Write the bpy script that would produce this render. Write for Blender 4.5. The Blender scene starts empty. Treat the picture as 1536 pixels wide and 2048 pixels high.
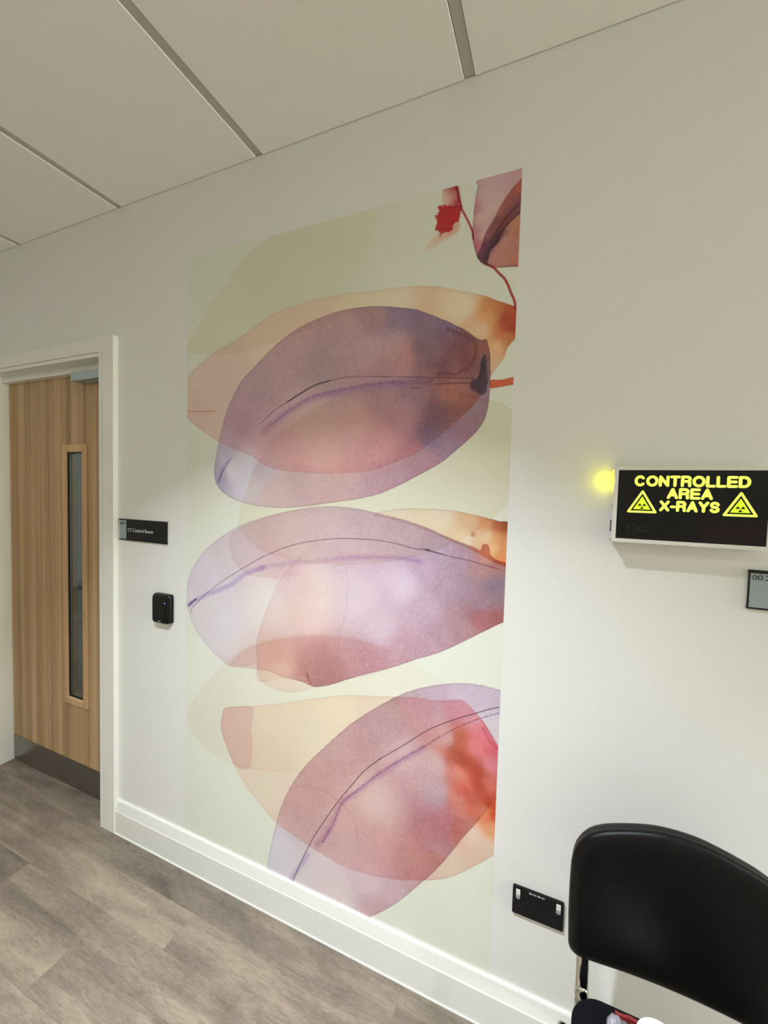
import bpy, bmesh, math, random
import numpy as np
from mathutils import Vector, Matrix

random.seed(7)
SC = bpy.context.scene
COL = SC.collection
PI = math.pi

# ---------------------------------------------------------------- materials
def s2l(c):
    return tuple((v/12.92 if v <= .04045 else ((v+.055)/1.055)**2.4) for v in c)

def rgb(r, g, b):
    return s2l((r/255, g/255, b/255))

def mat(name, col, rough=.5, metal=0., spec=.5, emit=None, es=0., **kw):
    m = bpy.data.materials.new(name); m.use_nodes = True
    b = m.node_tree.nodes['Principled BSDF']
    b.inputs['Base Color'].default_value = (*col, 1)
    b.inputs['Roughness'].default_value = rough
    b.inputs['Metallic'].default_value = metal
    b.inputs['Specular IOR Level'].default_value = spec
    if emit:
        b.inputs['Emission Color'].default_value = (*emit, 1)
        b.inputs['Emission Strength'].default_value = es
    for k, v in kw.items():
        b.inputs[k].default_value = v
    return m

def NN(m, t, **kw):
    n = m.node_tree.nodes.new(t)
    for k, v in kw.items():
        setattr(n, k, v)
    return n

def LK(m, a, b): m.node_tree.links.new(a, b)

def noisy(name, col, rough=.6, scale=300, amt=.06, bump=.02, spec=.4, stretch=(1, 1, 1)):
    """painted surface: slight tone variation and a fine orange-peel bump"""
    m = mat(name, col, rough, spec=spec)
    b = m.node_tree.nodes['Principled BSDF']
    tc = NN(m, 'ShaderNodeTexCoord'); mp = NN(m, 'ShaderNodeMapping')
    mp.inputs['Scale'].default_value = stretch
    LK(m, tc.outputs['Object'], mp.inputs['Vector'])
    nz = NN(m, 'ShaderNodeTexNoise'); nz.inputs['Scale'].default_value = scale
    nz.inputs['Detail'].default_value = 3
    LK(m, mp.outputs['Vector'], nz.inputs['Vector'])
    rp = NN(m, 'ShaderNodeValToRGB')
    rp.color_ramp.elements[0].position = .3; rp.color_ramp.elements[1].position = .7
    rp.color_ramp.elements[0].color = (*[c*(1-amt) for c in col], 1)
    rp.color_ramp.elements[1].color = (*[min(1, c*(1+amt)) for c in col], 1)
    LK(m, nz.outputs['Fac'], rp.inputs['Fac']); LK(m, rp.outputs['Color'], b.inputs['Base Color'])
    if bump:
        bp = NN(m, 'ShaderNodeBump'); bp.inputs['Strength'].default_value = bump*10
        bp.inputs['Distance'].default_value = .0008
        LK(m, nz.outputs['Fac'], bp.inputs['Height']); LK(m, bp.outputs['Normal'], b.inputs['Normal'])
    return m

M = {}
M['wall'] = noisy('wall_paint', (.74, .745, .715), .55, 260, .012, .012)
M['hallwall'] = mat('hall_wall_paint', (.74, .73, .69), .7)
M['ceil'] = noisy('ceiling_board', (.90, .885, .85), .85, 700, .035, .05, spec=.2)
M['rail'] = mat('ceiling_rail_metal', (.50, .50, .44), .45, spec=.4)
M['void'] = mat('ceiling_void', (.03, .03, .03), .9)
M['trim'] = noisy('white_satin_trim', (.76, .77, .72), .32, 60, .01, .0)
M['black'] = mat('black_satin', (.006, .006, .0065), .42, spec=.3)
M['blackgloss'] = mat('black_gloss', (.005, .005, .006), .16, spec=.28)
M['vinyl'] = noisy('black_vinyl', (.0045, .0045, .0045), .36, 900, .2, .03, spec=.20)
M['fabric'] = noisy('black_seat_fabric', (.005, .005, .0065), .9, 1200, .35, .1, spec=.1)
M['chrome'] = mat('chrome', (.62, .61, .57), .09, 1.)
M['steel'] = mat('brushed_steel', (.30, .28, .255), .33, 1.)
M['closer'] = mat('closer_silver', (.42, .49, .52), .38, .55)
M['panelgrey'] = mat('sign_grey', rgb(146, 158, 160), .5)
M['txtwhite'] = mat('sign_white_text', (.62, .64, .62), .5)
M['txtblack'] = mat('sign_black_text', (.02, .02, .022), .5)
M['gasket'] = mat('black_gasket', (.004, .004, .004), .8)
M['signcase'] = mat('sign_case_white', (.70, .695, .64), .4)
M['acrylic'] = mat('acrylic_edge', (.80, .80, .88), .12, Transmission_Weight=0) if False else mat('acrylic_edge', (.72, .73, .80), .1, spec=.8)
M['lit'] = mat('lit_lettering', (.2, .25, .02), .5, emit=(.80, 1.0, .115), es=1.25)
M['litfill'] = mat('lit_triangle_fill', (.2, .25, .02), .5, emit=(.72, .93, .01), es=.95)
M['amber'] = mat('side_lamp', (.5, .5, .1), .3, emit=(1.0, .95, .05), es=1.6)
M['sleep'] = mat('unlit_lettering', (.0125, .0105, .011), .2, spec=.3)
M['unlitred'] = mat('unlit_red_window', (.0120, .0045, .0060), .16, spec=.28)
M['led'] = mat('reader_led', (.02, .02, .2), .3, emit=(.12, .14, 1.0), es=6)
M['rocker'] = mat('switch_rocker', (.72, .72, .68), .3)
M['lampbody'] = mat('lamp_ring_white', (.8, .8, .78), .4)
M['lens'] = mat('lamp_lens', (.8, .8, .8), .4, emit=(1, .96, .88), es=12)
M['roomwall'] = mat('control_room_wall', (.30, .335, .33), .7)
M['roomgrey'] = mat('control_room_outlet_grey', (.13, .145, .13), .5)
M['tubwhite'] = mat('white_paper', (.74, .74, .70), .45)
M['mint'] = mat('mint_tissue', (.55, .68, .63), .7)

def glass_mat():
    m = mat('door_glass', (.80, .87, .86), .02, spec=.5)
    b = m.node_tree.nodes['Principled BSDF']
    b.inputs['Transmission Weight'].default_value = 1.
    b.inputs['IOR'].default_value = 1.45
    return m
M['glass'] = glass_mat()

def wood_mat(name='oak_veneer', lo=(146, 116, 84), mid=(178, 146, 109), hi=(202, 173, 135)):
    m = mat(name, rgb(*mid), .5, spec=.3); b = m.node_tree.nodes['Principled BSDF']
    tc = NN(m, 'ShaderNodeTexCoord')
    mp = NN(m, 'ShaderNodeMapping'); mp.inputs['Scale'].default_value = (24, 24, .28)
    LK(m, tc.outputs['Object'], mp.inputs['Vector'])
    n1 = NN(m, 'ShaderNodeTexNoise'); n1.inputs['Scale'].default_value = 1; n1.inputs['Detail'].default_value = 2
    LK(m, mp.outputs['Vector'], n1.inputs['Vector'])
    mp2 = NN(m, 'ShaderNodeMapping'); mp2.inputs['Scale'].default_value = (260, 260, 5)
    LK(m, tc.outputs['Object'], mp2.inputs['Vector'])
    n2 = NN(m, 'ShaderNodeTexNoise'); n2.inputs['Scale'].default_value = 1; n2.inputs['Detail'].default_value = 3
    LK(m, mp2.outputs['Vector'], n2.inputs['Vector'])
    mx = NN(m, 'ShaderNodeMath', operation='MULTIPLY_ADD'); mx.inputs[1].default_value = .35
    LK(m, n2.outputs['Fac'], mx.inputs[0]); LK(m, n1.outputs['Fac'], mx.inputs[2])
    rp = NN(m, 'ShaderNodeValToRGB'); e = rp.color_ramp.elements
    e[0].position = .46; e[0].color = (*rgb(*lo), 1); e[1].position = .90; e[1].color = (*rgb(*hi), 1)
    k = e.new(.66); k.color = (*rgb(*mid), 1)
    LK(m, mx.outputs[0], rp.inputs['Fac']); LK(m, rp.outputs['Color'], b.inputs['Base Color'])
    return m
M['oak'] = wood_mat()
M['oakframe'] = wood_mat('oak_glazing_bead', (190, 154, 112), (206, 170, 128), (214, 182, 140))

HS = 35.44   # plank tone seed
def floor_mat():
    """vinyl planks running along X: 124 mm wide, staggered ends, each with its own tone and grain"""
    m = mat('vinyl_plank', rgb(140, 128, 112), .46, spec=.35); b = m.node_tree.nodes['Principled BSDF']
    tc = NN(m, 'ShaderNodeTexCoord'); sp = NN(m, 'ShaderNodeSeparateXYZ'); LK(m, tc.outputs['Object'], sp.inputs[0])
    def mth(op, a, bb=None, c=None):
        n = NN(m, 'ShaderNodeMath', operation=op)
        for i, v in enumerate((a, bb, c)):
            if v is None: continue
            if hasattr(v, 'links'): LK(m, v, n.inputs[i])
            else: n.inputs[i].default_value = v
        return n.outputs[0]
    W, Ln = .124, 1.22
    v = mth('DIVIDE', mth('ADD', sp.outputs['Y'], .001), W)
    row = mth('FLOOR', v)
    u = mth('DIVIDE', mth('ADD', sp.outputs['X'], mth('MULTIPLY_ADD', row, .475, 1.59+.475)), Ln)
    pl = mth('FLOOR', u)
    cx = NN(m, 'ShaderNodeCombineXYZ'); LK(m, row, cx.inputs[0]); LK(m, pl, cx.inputs[1])
    wn = NN(m, 'ShaderNodeTexWhiteNoise', noise_dimensions='2D'); LK(m, cx.outputs[0], wn.inputs['Vector'])
    sn = mth('SINE', mth('ADD', mth('MULTIPLY_ADD', row, 12.9898, HS), mth('MULTIPLY', pl, 78.233)))
    hsh = mth('FRACT', mth('MULTIPLY', sn, 437.585))
    # grain: per-plank offset, long streaks along X
    off = NN(m, 'ShaderNodeVectorMath', operation='MULTIPLY_ADD')
    LK(m, wn.outputs['Color'], off.inputs[0]); off.inputs[1].default_value = (9, 9, 9); LK(m, tc.outputs['Object'], off.inputs[2])
    def nz(sx, sy, det, dist=0):
        mp = NN(m, 'ShaderNodeMapping'); mp.inputs['Scale'].default_value = (sx, sy, 1)
        LK(m, off.outputs[0], mp.inputs['Vector'])
        n = NN(m, 'ShaderNodeTexNoise'); n.inputs['Scale'].default_value = 1; n.inputs['Detail'].default_value = det
        n.inputs['Distortion'].default_value = dist
        LK(m, mp.outputs['Vector'], n.inputs['Vector']); return n.outputs['Fac']
    g1 = nz(1.7, 17, 5, .9); g2 = nz(40, 260, 3); g3 = nz(3.2, 7, 5, 1.4)
    t = mth('MULTIPLY_ADD', g1, .62, mth('MULTIPLY', g2, .42))
    t = mth('ADD', t, mth('MULTIPLY', g3, .48))
    t = mth('ADD', t, mth('MULTIPLY_ADD', hsh, .17, -.37))
    rp = NN(m, 'ShaderNodeValToRGB'); e = rp.color_ramp.elements
    e[0].position = .18; e[0].color = (*rgb(90, 81, 73), 1); e[1].position = .78; e[1].color = (*rgb(168, 153, 132), 1)
    k = e.new(.46); k.color = (*rgb(127, 116, 103), 1)
    LK(m, t, rp.inputs['Fac'])
    # joints
    def edge(f, w, unit):
        fr = mth('FRACT', f); d = mth('MINIMUM', fr, mth('SUBTRACT', 1.0, fr))
        return mth('LESS_THAN', mth('MULTIPLY', d, unit), w)
    j = mth('MAXIMUM', edge(v, .0007, W), edge(u, .0009, Ln))
    mix = NN(m, 'ShaderNodeMix', data_type='RGBA', blend_type='MULTIPLY')
    LK(m, mth('MULTIPLY', j, .35), mix.inputs[0]); LK(m, rp.outputs['Color'], mix.inputs[6])
    mix.inputs[7].default_value = (.45, .42, .40, 1)
    LK(m, mix.outputs[2], b.inputs['Base Color'])
    fine = nz(900, 900, 2)
    bp = NN(m, 'ShaderNodeBump'); bp.inputs['Strength'].default_value = .15; bp.inputs['Distance'].default_value = .001
    LK(m, fine, bp.inputs['Height']); LK(m, bp.outputs['Normal'], b.inputs['Normal'])
    return m
M['floor'] = floor_mat()

# ---------------------------------------------------------------- geometry helpers
def link(o, parent=None):
    COL.objects.link(o)
    if parent is not None: o.parent = parent
    return o

def obj(name, bm, m, parent=None, smooth=False, bevel=0, seg=2, angle=35):
    me = bpy.data.meshes.new(name); bmesh.ops.recalc_face_normals(bm, faces=bm.faces[:]); bm.to_mesh(me); bm.free()
    ms = m if isinstance(m, (list, tuple)) else [m]
    for x in ms: me.materials.append(x)
    if smooth:
        me.polygons.foreach_set('use_smooth', [True]*len(me.polygons))
    o = link(bpy.data.objects.new(name, me), parent)
    if bevel:
        b = o.modifiers.new('bevel', 'BEVEL'); b.width = bevel; b.segments = seg; b.limit_method = 'ANGLE'
        b.angle_limit = math.radians(angle); b.harden_normals = False
    return o

def box(bm, x0, x1, y0, y1, z0, z1, mi=0):
    vs = [bm.verts.new(p) for p in ((x0,y0,z0),(x1,y0,z0),(x1,y1,z0),(x0,y1,z0),(x0,y0,z1),(x1,y0,z1),(x1,y1,z1),(x0,y1,z1))]
    for f in ((0,3,2,1),(4,5,6,7),(0,1,5,4),(1,2,6,5),(2,3,7,6),(3,0,4,7)):
        q = bm.faces.new([vs[i] for i in f]); q.material_index = mi
    return bm

def B(*a):
    return box(bmesh.new(), *a)

def prism_y(bm, pts, y0, y1, mi=0):
    """outline in XZ, extruded from y0 (front) to y1"""
    a = [bm.verts.new((x, y0, z)) for x, z in pts]; b = [bm.verts.new((x, y1, z)) for x, z in pts]
    n = len(pts)
    for f in (a, b[::-1]):
        q = bm.faces.new(f); q.material_index = mi
    for i in range(n):
        q = bm.faces.new((a[i], b[i], b[(i+1) % n], a[(i+1) % n])); q.material_index = mi
    return bm

def rrect(x0, x1, z0, z1, r, n=5):
    out = []
    for cx, cz, a0 in ((x1-r, z1-r, 0), (x0+r, z1-r, 90), (x0+r, z0+r, 180), (x1-r, z0+r, 270)):
        for i in range(n+1):
            a = math.radians(a0+90*i/n); out.append((cx+r*math.cos(a), cz+r*math.sin(a)))
    return out

def catmull(P, n=8, closed=False):
    out = []; L = len(P)
    rng = range(L if closed else L-1)
    for i in rng:
        g = (lambda k: P[k % L]) if closed else (lambda k: P[min(max(k, 0), L-1)])
        p0, p1, p2, p3 = g(i-1), g(i), g(i+1), g(i+2)
        for j in range(n):
            t = j/n
            out.append(tuple(.5*((2*b)+(-a+c)*t+(2*a-5*b+4*c-d)*t*t+(-a+3*b-3*c+d)*t**3) for a, b, c, d in zip(p0, p1, p2, p3)))
    if not closed: out.append(tuple(P[-1]))
    return out

def tube(bm, path, rx, ry=None, n=14, cap=True):
    """swept (oval) tube along 3-D points"""
    ry = ry or rx; path = [Vector(p) for p in path]; rings = []; ref = Vector((1, 0, 0))
    for i, p in enumerate(path):
        t = (path[min(i+1, len(path)-1)]-path[max(i-1, 0)]).normalized()
        a = ref - t*ref.dot(t)
        if a.length < 1e-4: a = Vector((0, 1, 0)) - t*t.y
        a.normalize(); b = t.cross(a)
        rings.append([bm.verts.new(p+a*rx*math.cos(2*PI*k/n)+b*ry*math.sin(2*PI*k/n)) for k in range(n)])
    for r0, r1 in zip(rings, rings[1:]):
        for k in range(n):
            bm.faces.new((r0[k], r0[(k+1) % n], r1[(k+1) % n], r1[k]))
    if cap:
        bm.faces.new(rings[0][::-1]); bm.faces.new(rings[-1])
    return bm

def lathe(bm, prof, c, n=40, wob=None):
    rings = []
    for r, z in prof:
        rings.append([bm.verts.new((c[0]+max(r, 1e-5)*math.cos(2*PI*k/n), c[1]+max(r, 1e-5)*math.sin(2*PI*k/n),
                                    c[2]+z+(wob(k/n, r) if wob else 0))) for k in range(n)])
    for a, b in zip(rings, rings[1:]):
        for k in range(n): bm.faces.new((a[k], a[(k+1) % n], b[(k+1) % n], b[k]))
    return bm

def thing(name, label, cat, loc=(0, 0, 0), group=None):
    o = bpy.data.objects.new(name, None); o.empty_display_size = .05; COL.objects.link(o)
    o.location = loc; o['label'] = label; o['category'] = cat
    if group: o['group'] = group
    return o

def struct(o):
    o['kind'] = 'structure'; return o

def keep(o, root):
    """parent to an Empty that stands at its own location without moving the mesh"""
    o.parent = root; o.matrix_parent_inverse = Matrix.Translation(root.location).inverted(); return o

def text(name, s, size, x, y, z, m, parent, sx=1., bold=0., align='LEFT', depth=.0004):
    """flat lettering on a surface facing -Y; z is the baseline"""
    cu = bpy.data.curves.new(name, 'FONT'); cu.body = s; cu.size = size; cu.align_x = align
    cu.extrude = depth; cu.offset = bold; cu.resolution_u = 6
    t = bpy.data.objects.new(name+'_src', cu); COL.objects.link(t)
    dg = bpy.context.evaluated_depsgraph_get(); me = bpy.data.meshes.new_from_object(t.evaluated_get(dg))
    bpy.data.objects.remove(t); bpy.data.curves.remove(cu)
    me.transform(Matrix.Translation((x, y, z)) @ Matrix.Rotation(PI/2, 4, 'X') @ Matrix.Diagonal((sx, 1, 1, 1)))
    me.name = name; me.materials.clear(); me.materials.append(m)
    o = link(bpy.data.objects.new(name, me)); keep(o, parent); return o
# ---------------------------------------------------------------- dimensions (metres)
CZ = 2.629            # ceiling height
XL, XR = -6.5, 9.0    # hall length
YF = -2.9             # opposite wall
DX0, DX1, DZ = -2.665, -1.790, 2.040   # door opening (inside the lining)
CAM_Y = -1.1445

# ---------------------------------------------------------------- the room
struct(obj('floor', B(XL, XR, YF, 2.2, -.06, 0), M['floor']))

bm = bmesh.new()
box(bm, XL, DX0-.02, 0, .12, 0, CZ+.02); box(bm, DX1+.02, XR, 0, .12, 0, CZ+.02); box(bm, DX0-.02, DX1+.02, 0, .12, DZ+.02, CZ+.02)
struct(obj('wall_back', bm, M['wall']))
struct(obj('wall_front', B(XL, XR, YF-.1, YF, 0, CZ+.02), M['hallwall']))
struct(obj('wall_left', B(XL-.1, XL, YF-.1, .12, 0, CZ+.02), M['hallwall']))
struct(obj('wall_right', B(XR, XR+.1, YF-.1, .12, 0, CZ+.02), M['hallwall']))

# ceiling: dark void above, boards laid between exposed rails
ceil = struct(obj('ceiling', B(XL-.1, XR+.1, YF-.1, .12, CZ+.045, CZ+.075), M['void']))
G0, GS = -.2667, .711
k0, k1 = int((XL-G0)/GS)-1, int((XR-G0)/GS)+1
for k in range(k0, k1+1):
    a = max(G0+k*GS+.0150, XL); b = min(G0+(k+1)*GS-.0150, XR)
    if b-a > .02:
        obj('ceiling_board', B(a, b, YF, -.0016, CZ, CZ+.016), M['ceil'], ceil, bevel=.0012, seg=1)
    xc = G0+k*GS
    if XL+.05 < xc < XR-.05:
        obj('ceiling_rail', B(xc-.0132, xc+.0132, YF, -.003, CZ+.0045, CZ+.02), M['rail'], ceil)

# skirting board: square foot, splayed top
def skirting(x0, x1):
    bm = bmesh.new()
    prof = [(0, 0), (-.0185, 0), (-.0185, .099), (-.0165, .103), (-.0090, .1385), (-.0070, .1425), (0, .1425)]
    a = [bm.verts.new((x0, y, z)) for y, z in prof]; b = [bm.verts.new((x1, y, z)) for y, z in prof]
    bm.faces.new(a); bm.faces.new(b[::-1])
    for i in range(len(prof)):
        j = (i+1) % len(prof); bm.faces.new((a[i], a[j], b[j], b[i]))
    return bm
bb = struct(obj('baseboard_back', skirting(-1.699, XR), M['trim']))
struct(obj('baseboard_left', skirting(XL, -2.76), M['trim']))
# thin bead of white sealant where the skirting meets the vinyl
obj('sealant_bead', B(-1.699, XR, -.0215, -.018, 0, .004), M['trim'], bb)

# ---------------------------------------------------------------- door 1
door = bpy.data.objects.new('door_1', None); COL.objects.link(door); door.location = (DX1, .073, 0); struct(door)
def dpart(name, bm, m, parent=None, **kw):
    o = obj(name, bm, m, **kw); keep(o, door)
    if parent is not None: o.parent = parent; o.matrix_parent_inverse = Matrix()
    return o
# lining (jambs and head) 20 mm thick, stands 2 mm proud of the plaster
bm = bmesh.new()
box(bm, DX0-.0185, DX0, -.0205, .14, 0, DZ+.02); box(bm, DX1, DX1+.0180, -.0222, .14, 0, DZ+.02)
box(bm, DX0, DX1, -.0205, .14, DZ-.0, DZ+.0165)
dpart('door_lining', bm, M['trim'], bevel=.0015)
bm = bmesh.new()   # frame head above the leaf
box(bm, DX0, DX1, .040, .073, DZ-.028, DZ)
dpart('head_stop', bm, M['trim'], bevel=.001)
# architrave, set back 18 mm from the lining edge, mitred look
A0, A1 = DX0-.0205, DX1+.0212
bm = bmesh.new()
AW = .0728
box(bm, A1, A1+AW-.001, -.0225, 0, 0, DZ+.018+.060); box(bm, A0-AW, A0, -.0225, 0, 0, DZ+.078)
box(bm, A0, A1, -.0225, 0, DZ+.018, DZ+.078)
dpart('architrave', bm, M['trim'], bevel=.0018)
# leaf with an opening for the vision panel
VX0, VX1, VZ0, VZ1 = -2.172, -2.058, .462, 1.655
LX0, LX1, LZ0, LZ1, LY0, LY1 = DX0+.004, DX1-.003, .007, DZ-.028+.004, .073, .117
bm = bmesh.new()
box(bm, LX0, VX0, LY0, LY1, LZ0, LZ1); box(bm, VX1, LX1, LY0, LY1, LZ0, LZ1)
box(bm, VX0, VX1, LY0, LY1, LZ0, VZ0); box(bm, VX0, VX1, LY0, LY1, VZ1, LZ1)
leaf = dpart('door_leaf', bm, M['oak'])
bm = bmesh.new(); F = .040
def ring(bm, x0, x1, z0, z1, f, y0, y1, yi):
    """mitred frame whose face slopes to the opening"""
    o = [(x0-f, z0-f), (x1+f, z0-f), (x1+f, z1+f), (x0-f, z1+f)]; q = [(x0-.006, z0-.006), (x1+.006, z0-.006), (x1+.006, z1+.006), (x0-.006, z1+.006)]; i = [(x0, z0), (x1, z0), (x1, z1), (x0, z1)]
    O0 = [bm.verts.new((x, y1, z)) for x, z in o]; O1 = [bm.verts.new((x, y0+.002, z)) for x, z in o]
    Q = [bm.verts.new((x, y0, z)) for x, z in q]; I = [bm.verts.new((x, y0+.004, z)) for x, z in i]; J = [bm.verts.new((x, yi, z)) for x, z in i]
    for a, b in ((O0, O1), (O1, Q), (Q, I), (I, J), (J, O0)):
        for k in range(4): bm.faces.new((a[k], a[(k+1) % 4], b[(k+1) % 4], b[k]))
ring(bm, VX0, VX1, VZ0, VZ1, F-.004, LY0-.008, LY0+.001, LY0+.004)
vf = dpart('glazing_frame', bm, M['oakframe'], bevel=.001)
gk = bmesh.new()
g = .0045
box(gk, VX0, VX0+g, LY0+.001, LY0+.006, VZ0, VZ1); box(gk, VX1-g, VX1, LY0+.001, LY0+.006, VZ0, VZ1)
box(gk, VX0+g, VX1-g, LY0+.001, LY0+.006, VZ0, VZ0+g); box(gk, VX0+g, VX1-g, LY0+.001, LY0+.006, VZ1-g, VZ1)
dpart('glazing_gasket', gk, M['gasket'])
dpart('glass_pane', B(VX0+g, VX1-g, LY0+.006, LY0+.012, VZ0+g, VZ1-g), M['glass'])
dpart('kick_plate', B(LX0+.006, LX1-.006, LY0-.0022, LY0, LZ0+.004, .1415), M['steel'])
# overhead closer: body, end cap and arm
cl = dpart('door_closer', B(-2.064, -1.812, .026, LY0, DZ-.068, DZ-.030), M['closer'], bevel=.0015)
dpart('closer_arm', B(-2.00, -1.83, .050, .062, DZ-.074, DZ-.069), M['closer'], bevel=.001)
# room behind the door, seen through the glass strip
struct(obj('wall_control_room_left', B(-3.36, -3.30, .14, 2.2, 0, 2.5), M['roomwall']))
struct(obj('wall_control_room_back', B(-3.36, .2, 2.2, 2.26, 0, 2.5), M['roomwall']))
struct(obj('wall_control_room_right', B(.14, .2, .14, 2.2, 0, 2.5), M['roomwall']))
struct(obj('ceiling_control_room', B(-3.36, .2, .121, 2.26, 2.5, 2.55), M['roomwall']))
bm = bmesh.new(); box(bm, -3.2999, -3.285, .75, 1.00, .720, .775); box(bm, -3.285, -3.281, .77, .84, .730, .765); box(bm, -3.285, -3.281, .87, .94, .730, .765)
o = obj('wall_outlet', bm, M['roomgrey']); o['label'] = 'dark grey double outlet on the wall behind the glass strip of the oak door'; o['category'] = 'outlet'
struct(obj('trim_1', B(-3.2999, -3.24, .70, 2.19, .50, .566), M['panelgrey']))
# ---------------------------------------------------------------- wall mural (printed watercolour leaves)
MX0, MX1, MZ0, MZ1 = -1.3047, -.1204, .1432, 2.3551
STEP = .0016
nx, nz = int(round((MX1-MX0)/STEP))+1, int(round((MZ1-MZ0)/STEP))+1
gx = np.linspace(MX0, MX1, nx)*1000; gz = np.linspace(MZ0, MZ1, nz)*1000
ART = np.ones((nz, nx, 3))*np.array([.860, .873, .822])
rs = np.random.RandomState(4)

def vnoise(cell, octs=3):
    out = np.zeros((nz, nx)); amp = 1; tot = 0
    for o in range(octs):
        c = cell/2**o
        h, w = int(nz*1.6/c)+3, int(nx*1.6/c)+3
        g = rs.rand(h, w)*2-1
        yy = np.arange(nz)*1.6/c; xx = np.arange(nx)*1.6/c
        yi = yy.astype(int); xi = xx.astype(int); fy = yy-yi; fx = xx-xi
        fy = fy*fy*(3-2*fy); fx = fx*fx*(3-2*fx)
        a = g[yi][:, xi]; b = g[yi][:, xi+1]; c2 = g[yi+1][:, xi]; d = g[yi+1][:, xi+1]
        out += amp*((a*(1-fx)+b*fx)*(1-fy)[:, None]+(c2*(1-fx)+d*fx)*fy[:, None]); tot += amp; amp *= .55
    return out/tot
N_EDGE = vnoise(14, 3); N_JAG = vnoise(5, 2); N_GRAIN = vnoise(3.6, 2); N_CLOUD = vnoise(110, 4); N_PIG = vnoise(38, 4)

def seg_dist(P, Q, X, Z):
    """min distance of the grid points to the polyline segments P->Q"""
    best = np.full(X.shape, 1e9)
    for (ax, az), (bx, bz) in zip(P, Q):
        dx, dz = bx-ax, bz-az; l = dx*dx+dz*dz
        if l < 1e-9: continue
        t = np.clip(((X-ax)*dx+(Z-az)*dz)/l, 0, 1)
        np.minimum(best, (X-ax-t*dx)**2+(Z-az-t*dz)**2, out=best)
    return np.sqrt(best)

def upsample(a, k, h, w):
    yy = np.arange(h)/k; xx = np.arange(w)/k
    yi = np.minimum(yy.astype(int), a.shape[0]-2); xi = np.minimum(xx.astype(int), a.shape[1]-2)
    fy = (yy-yi)[:, None]; fx = (xx-xi)[None]
    return (a[yi][:, xi]*(1-fx)+a[yi][:, xi+1]*fx)*(1-fy)+(a[yi+1][:, xi]*(1-fx)+a[yi+1][:, xi+1]*fx)*fy

def window(pts, pad):
    xs = [p[0] for p in pts]; zs = [p[1] for p in pts]
    i0 = max(0, np.searchsorted(gx, min(xs)-pad)-3); i1 = min(nx, np.searchsorted(gx, max(xs)+pad)+3)
    j0 = max(0, np.searchsorted(gz, min(zs)-pad)-3); j1 = min(nz, np.searchsorted(gz, max(zs)+pad)+3)
    return i0, i1, j0, j1

def S(pts, tint, opt):
    """translucent wash: closed outline in wall millimetres, tint (or tint samples), rim darkening"""
    soft = opt.get('soft', 1); poly = catmull(pts, 5, True)
    i0, i1, j0, j1 = window(pts, soft*3+6)
    if i1-i0 < 4 or j1-j0 < 4: return
    k = 3
    nxs, nzs = (i1-i0)//k+2, (j1-j0)//k+2
    x = gx[i0]+np.arange(nxs)*(gx[1]-gx[0])*k; z = gz[j0]+np.arange(nzs)*(gz[1]-gz[0])*k
    X, Z = np.meshgrid(x, z)
    Pq = poly; Qq = poly[1:]+poly[:1]
    d = seg_dist(Pq, Qq, X, Z)
    ins = np.zeros(X.shape, bool)
    for (ax, az), (bx, bz) in zip(Pq, Qq):
        if az == bz: continue
        c = ((az > Z) != (bz > Z)) & (X < (bx-ax)*(Z-az)/(bz-az)+ax); ins ^= c
    sd = upsample(np.where(ins, d, -d), k, j1-j0, i1-i0)
    sl = (slice(j0, j1), slice(i0, i1))
    sd = sd + N_EDGE[sl]*.9 + N_JAG[sl]*opt.get('jag', .25)*2
    a = np.clip(.5+sd/(2*soft), 0, 1); a = a*a*(3-2*a)
    if isinstance(tint, tuple): T = np.ones((j1-j0, i1-i0, 3))*np.array(tint)
    else:
        num = np.zeros((nzs, nxs, 3)); den = np.zeros((nzs, nxs))
        for tx, tz, tc in tint:
            w = 1/((X-tx)**2+(Z-tz)**2+220)**1.9
            num += w[..., None]*np.array(tc); den += w
        T = num/den[..., None]
        T = np.stack([upsample(T[..., q], k, j1-j0, i1-i0) for q in range(3)], -1)
    dd = np.clip((1-T.min(-1)-.22)/.25, 0, 1)[..., None]; kk = opt.get('k', 1)*np.array(opt.get('kc', (1, 1, 1)))
    T = 1-(1-T)*(kk*(1-dd)+dd)
    gr = opt.get('grain', 0)*1.8
    depth = np.clip(1-T.min(-1), 0, 1)
    if gr:
        g = (N_GRAIN[sl]*gr*1.1 + N_PIG[sl]*.10*depth*1.2)[..., None]*np.array([1, 1.25, .85])
        T = T*(1+g*np.clip(depth*3, .2, 1)[..., None])
    rim = opt.get('rim', .9); rr = np.exp(-np.clip(sd-.4, 0, 99)/1.3)*(1-rim)
    wide = np.exp(-np.clip(sd, 0, 99)/9)*(1-rim)*.22
    T = T*(1-rr-wide)[..., None]
    ART[sl] *= 1+(T-1)*a[..., None]

def N(pts, w, col, opt):
    """drawn line: width w (mm), soft edge"""
    soft = opt.get('soft', 1); P = catmull(pts, 6); i0, i1, j0, j1 = window(pts, w+soft+4)
    if i1-i0 < 2 or j1-j0 < 2: return
    X, Z = np.meshgrid(gx[i0:i1], gz[j0:j1]); sl = (slice(j0, j1), slice(i0, i1))
    d = seg_dist(P[:-1], P[1:], X, Z)+N_JAG[sl]*opt.get('jag', .15)*1.5+N_EDGE[sl]*.12*soft
    a = np.clip((w/2+soft-d)/(2*soft) if soft < w else (w/2+soft-d)/(w/2+soft), 0, 1); a = a*a*(3-2*a)
    ART[sl] *= 1+(np.array(col)-1)*a[..., None]

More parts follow.
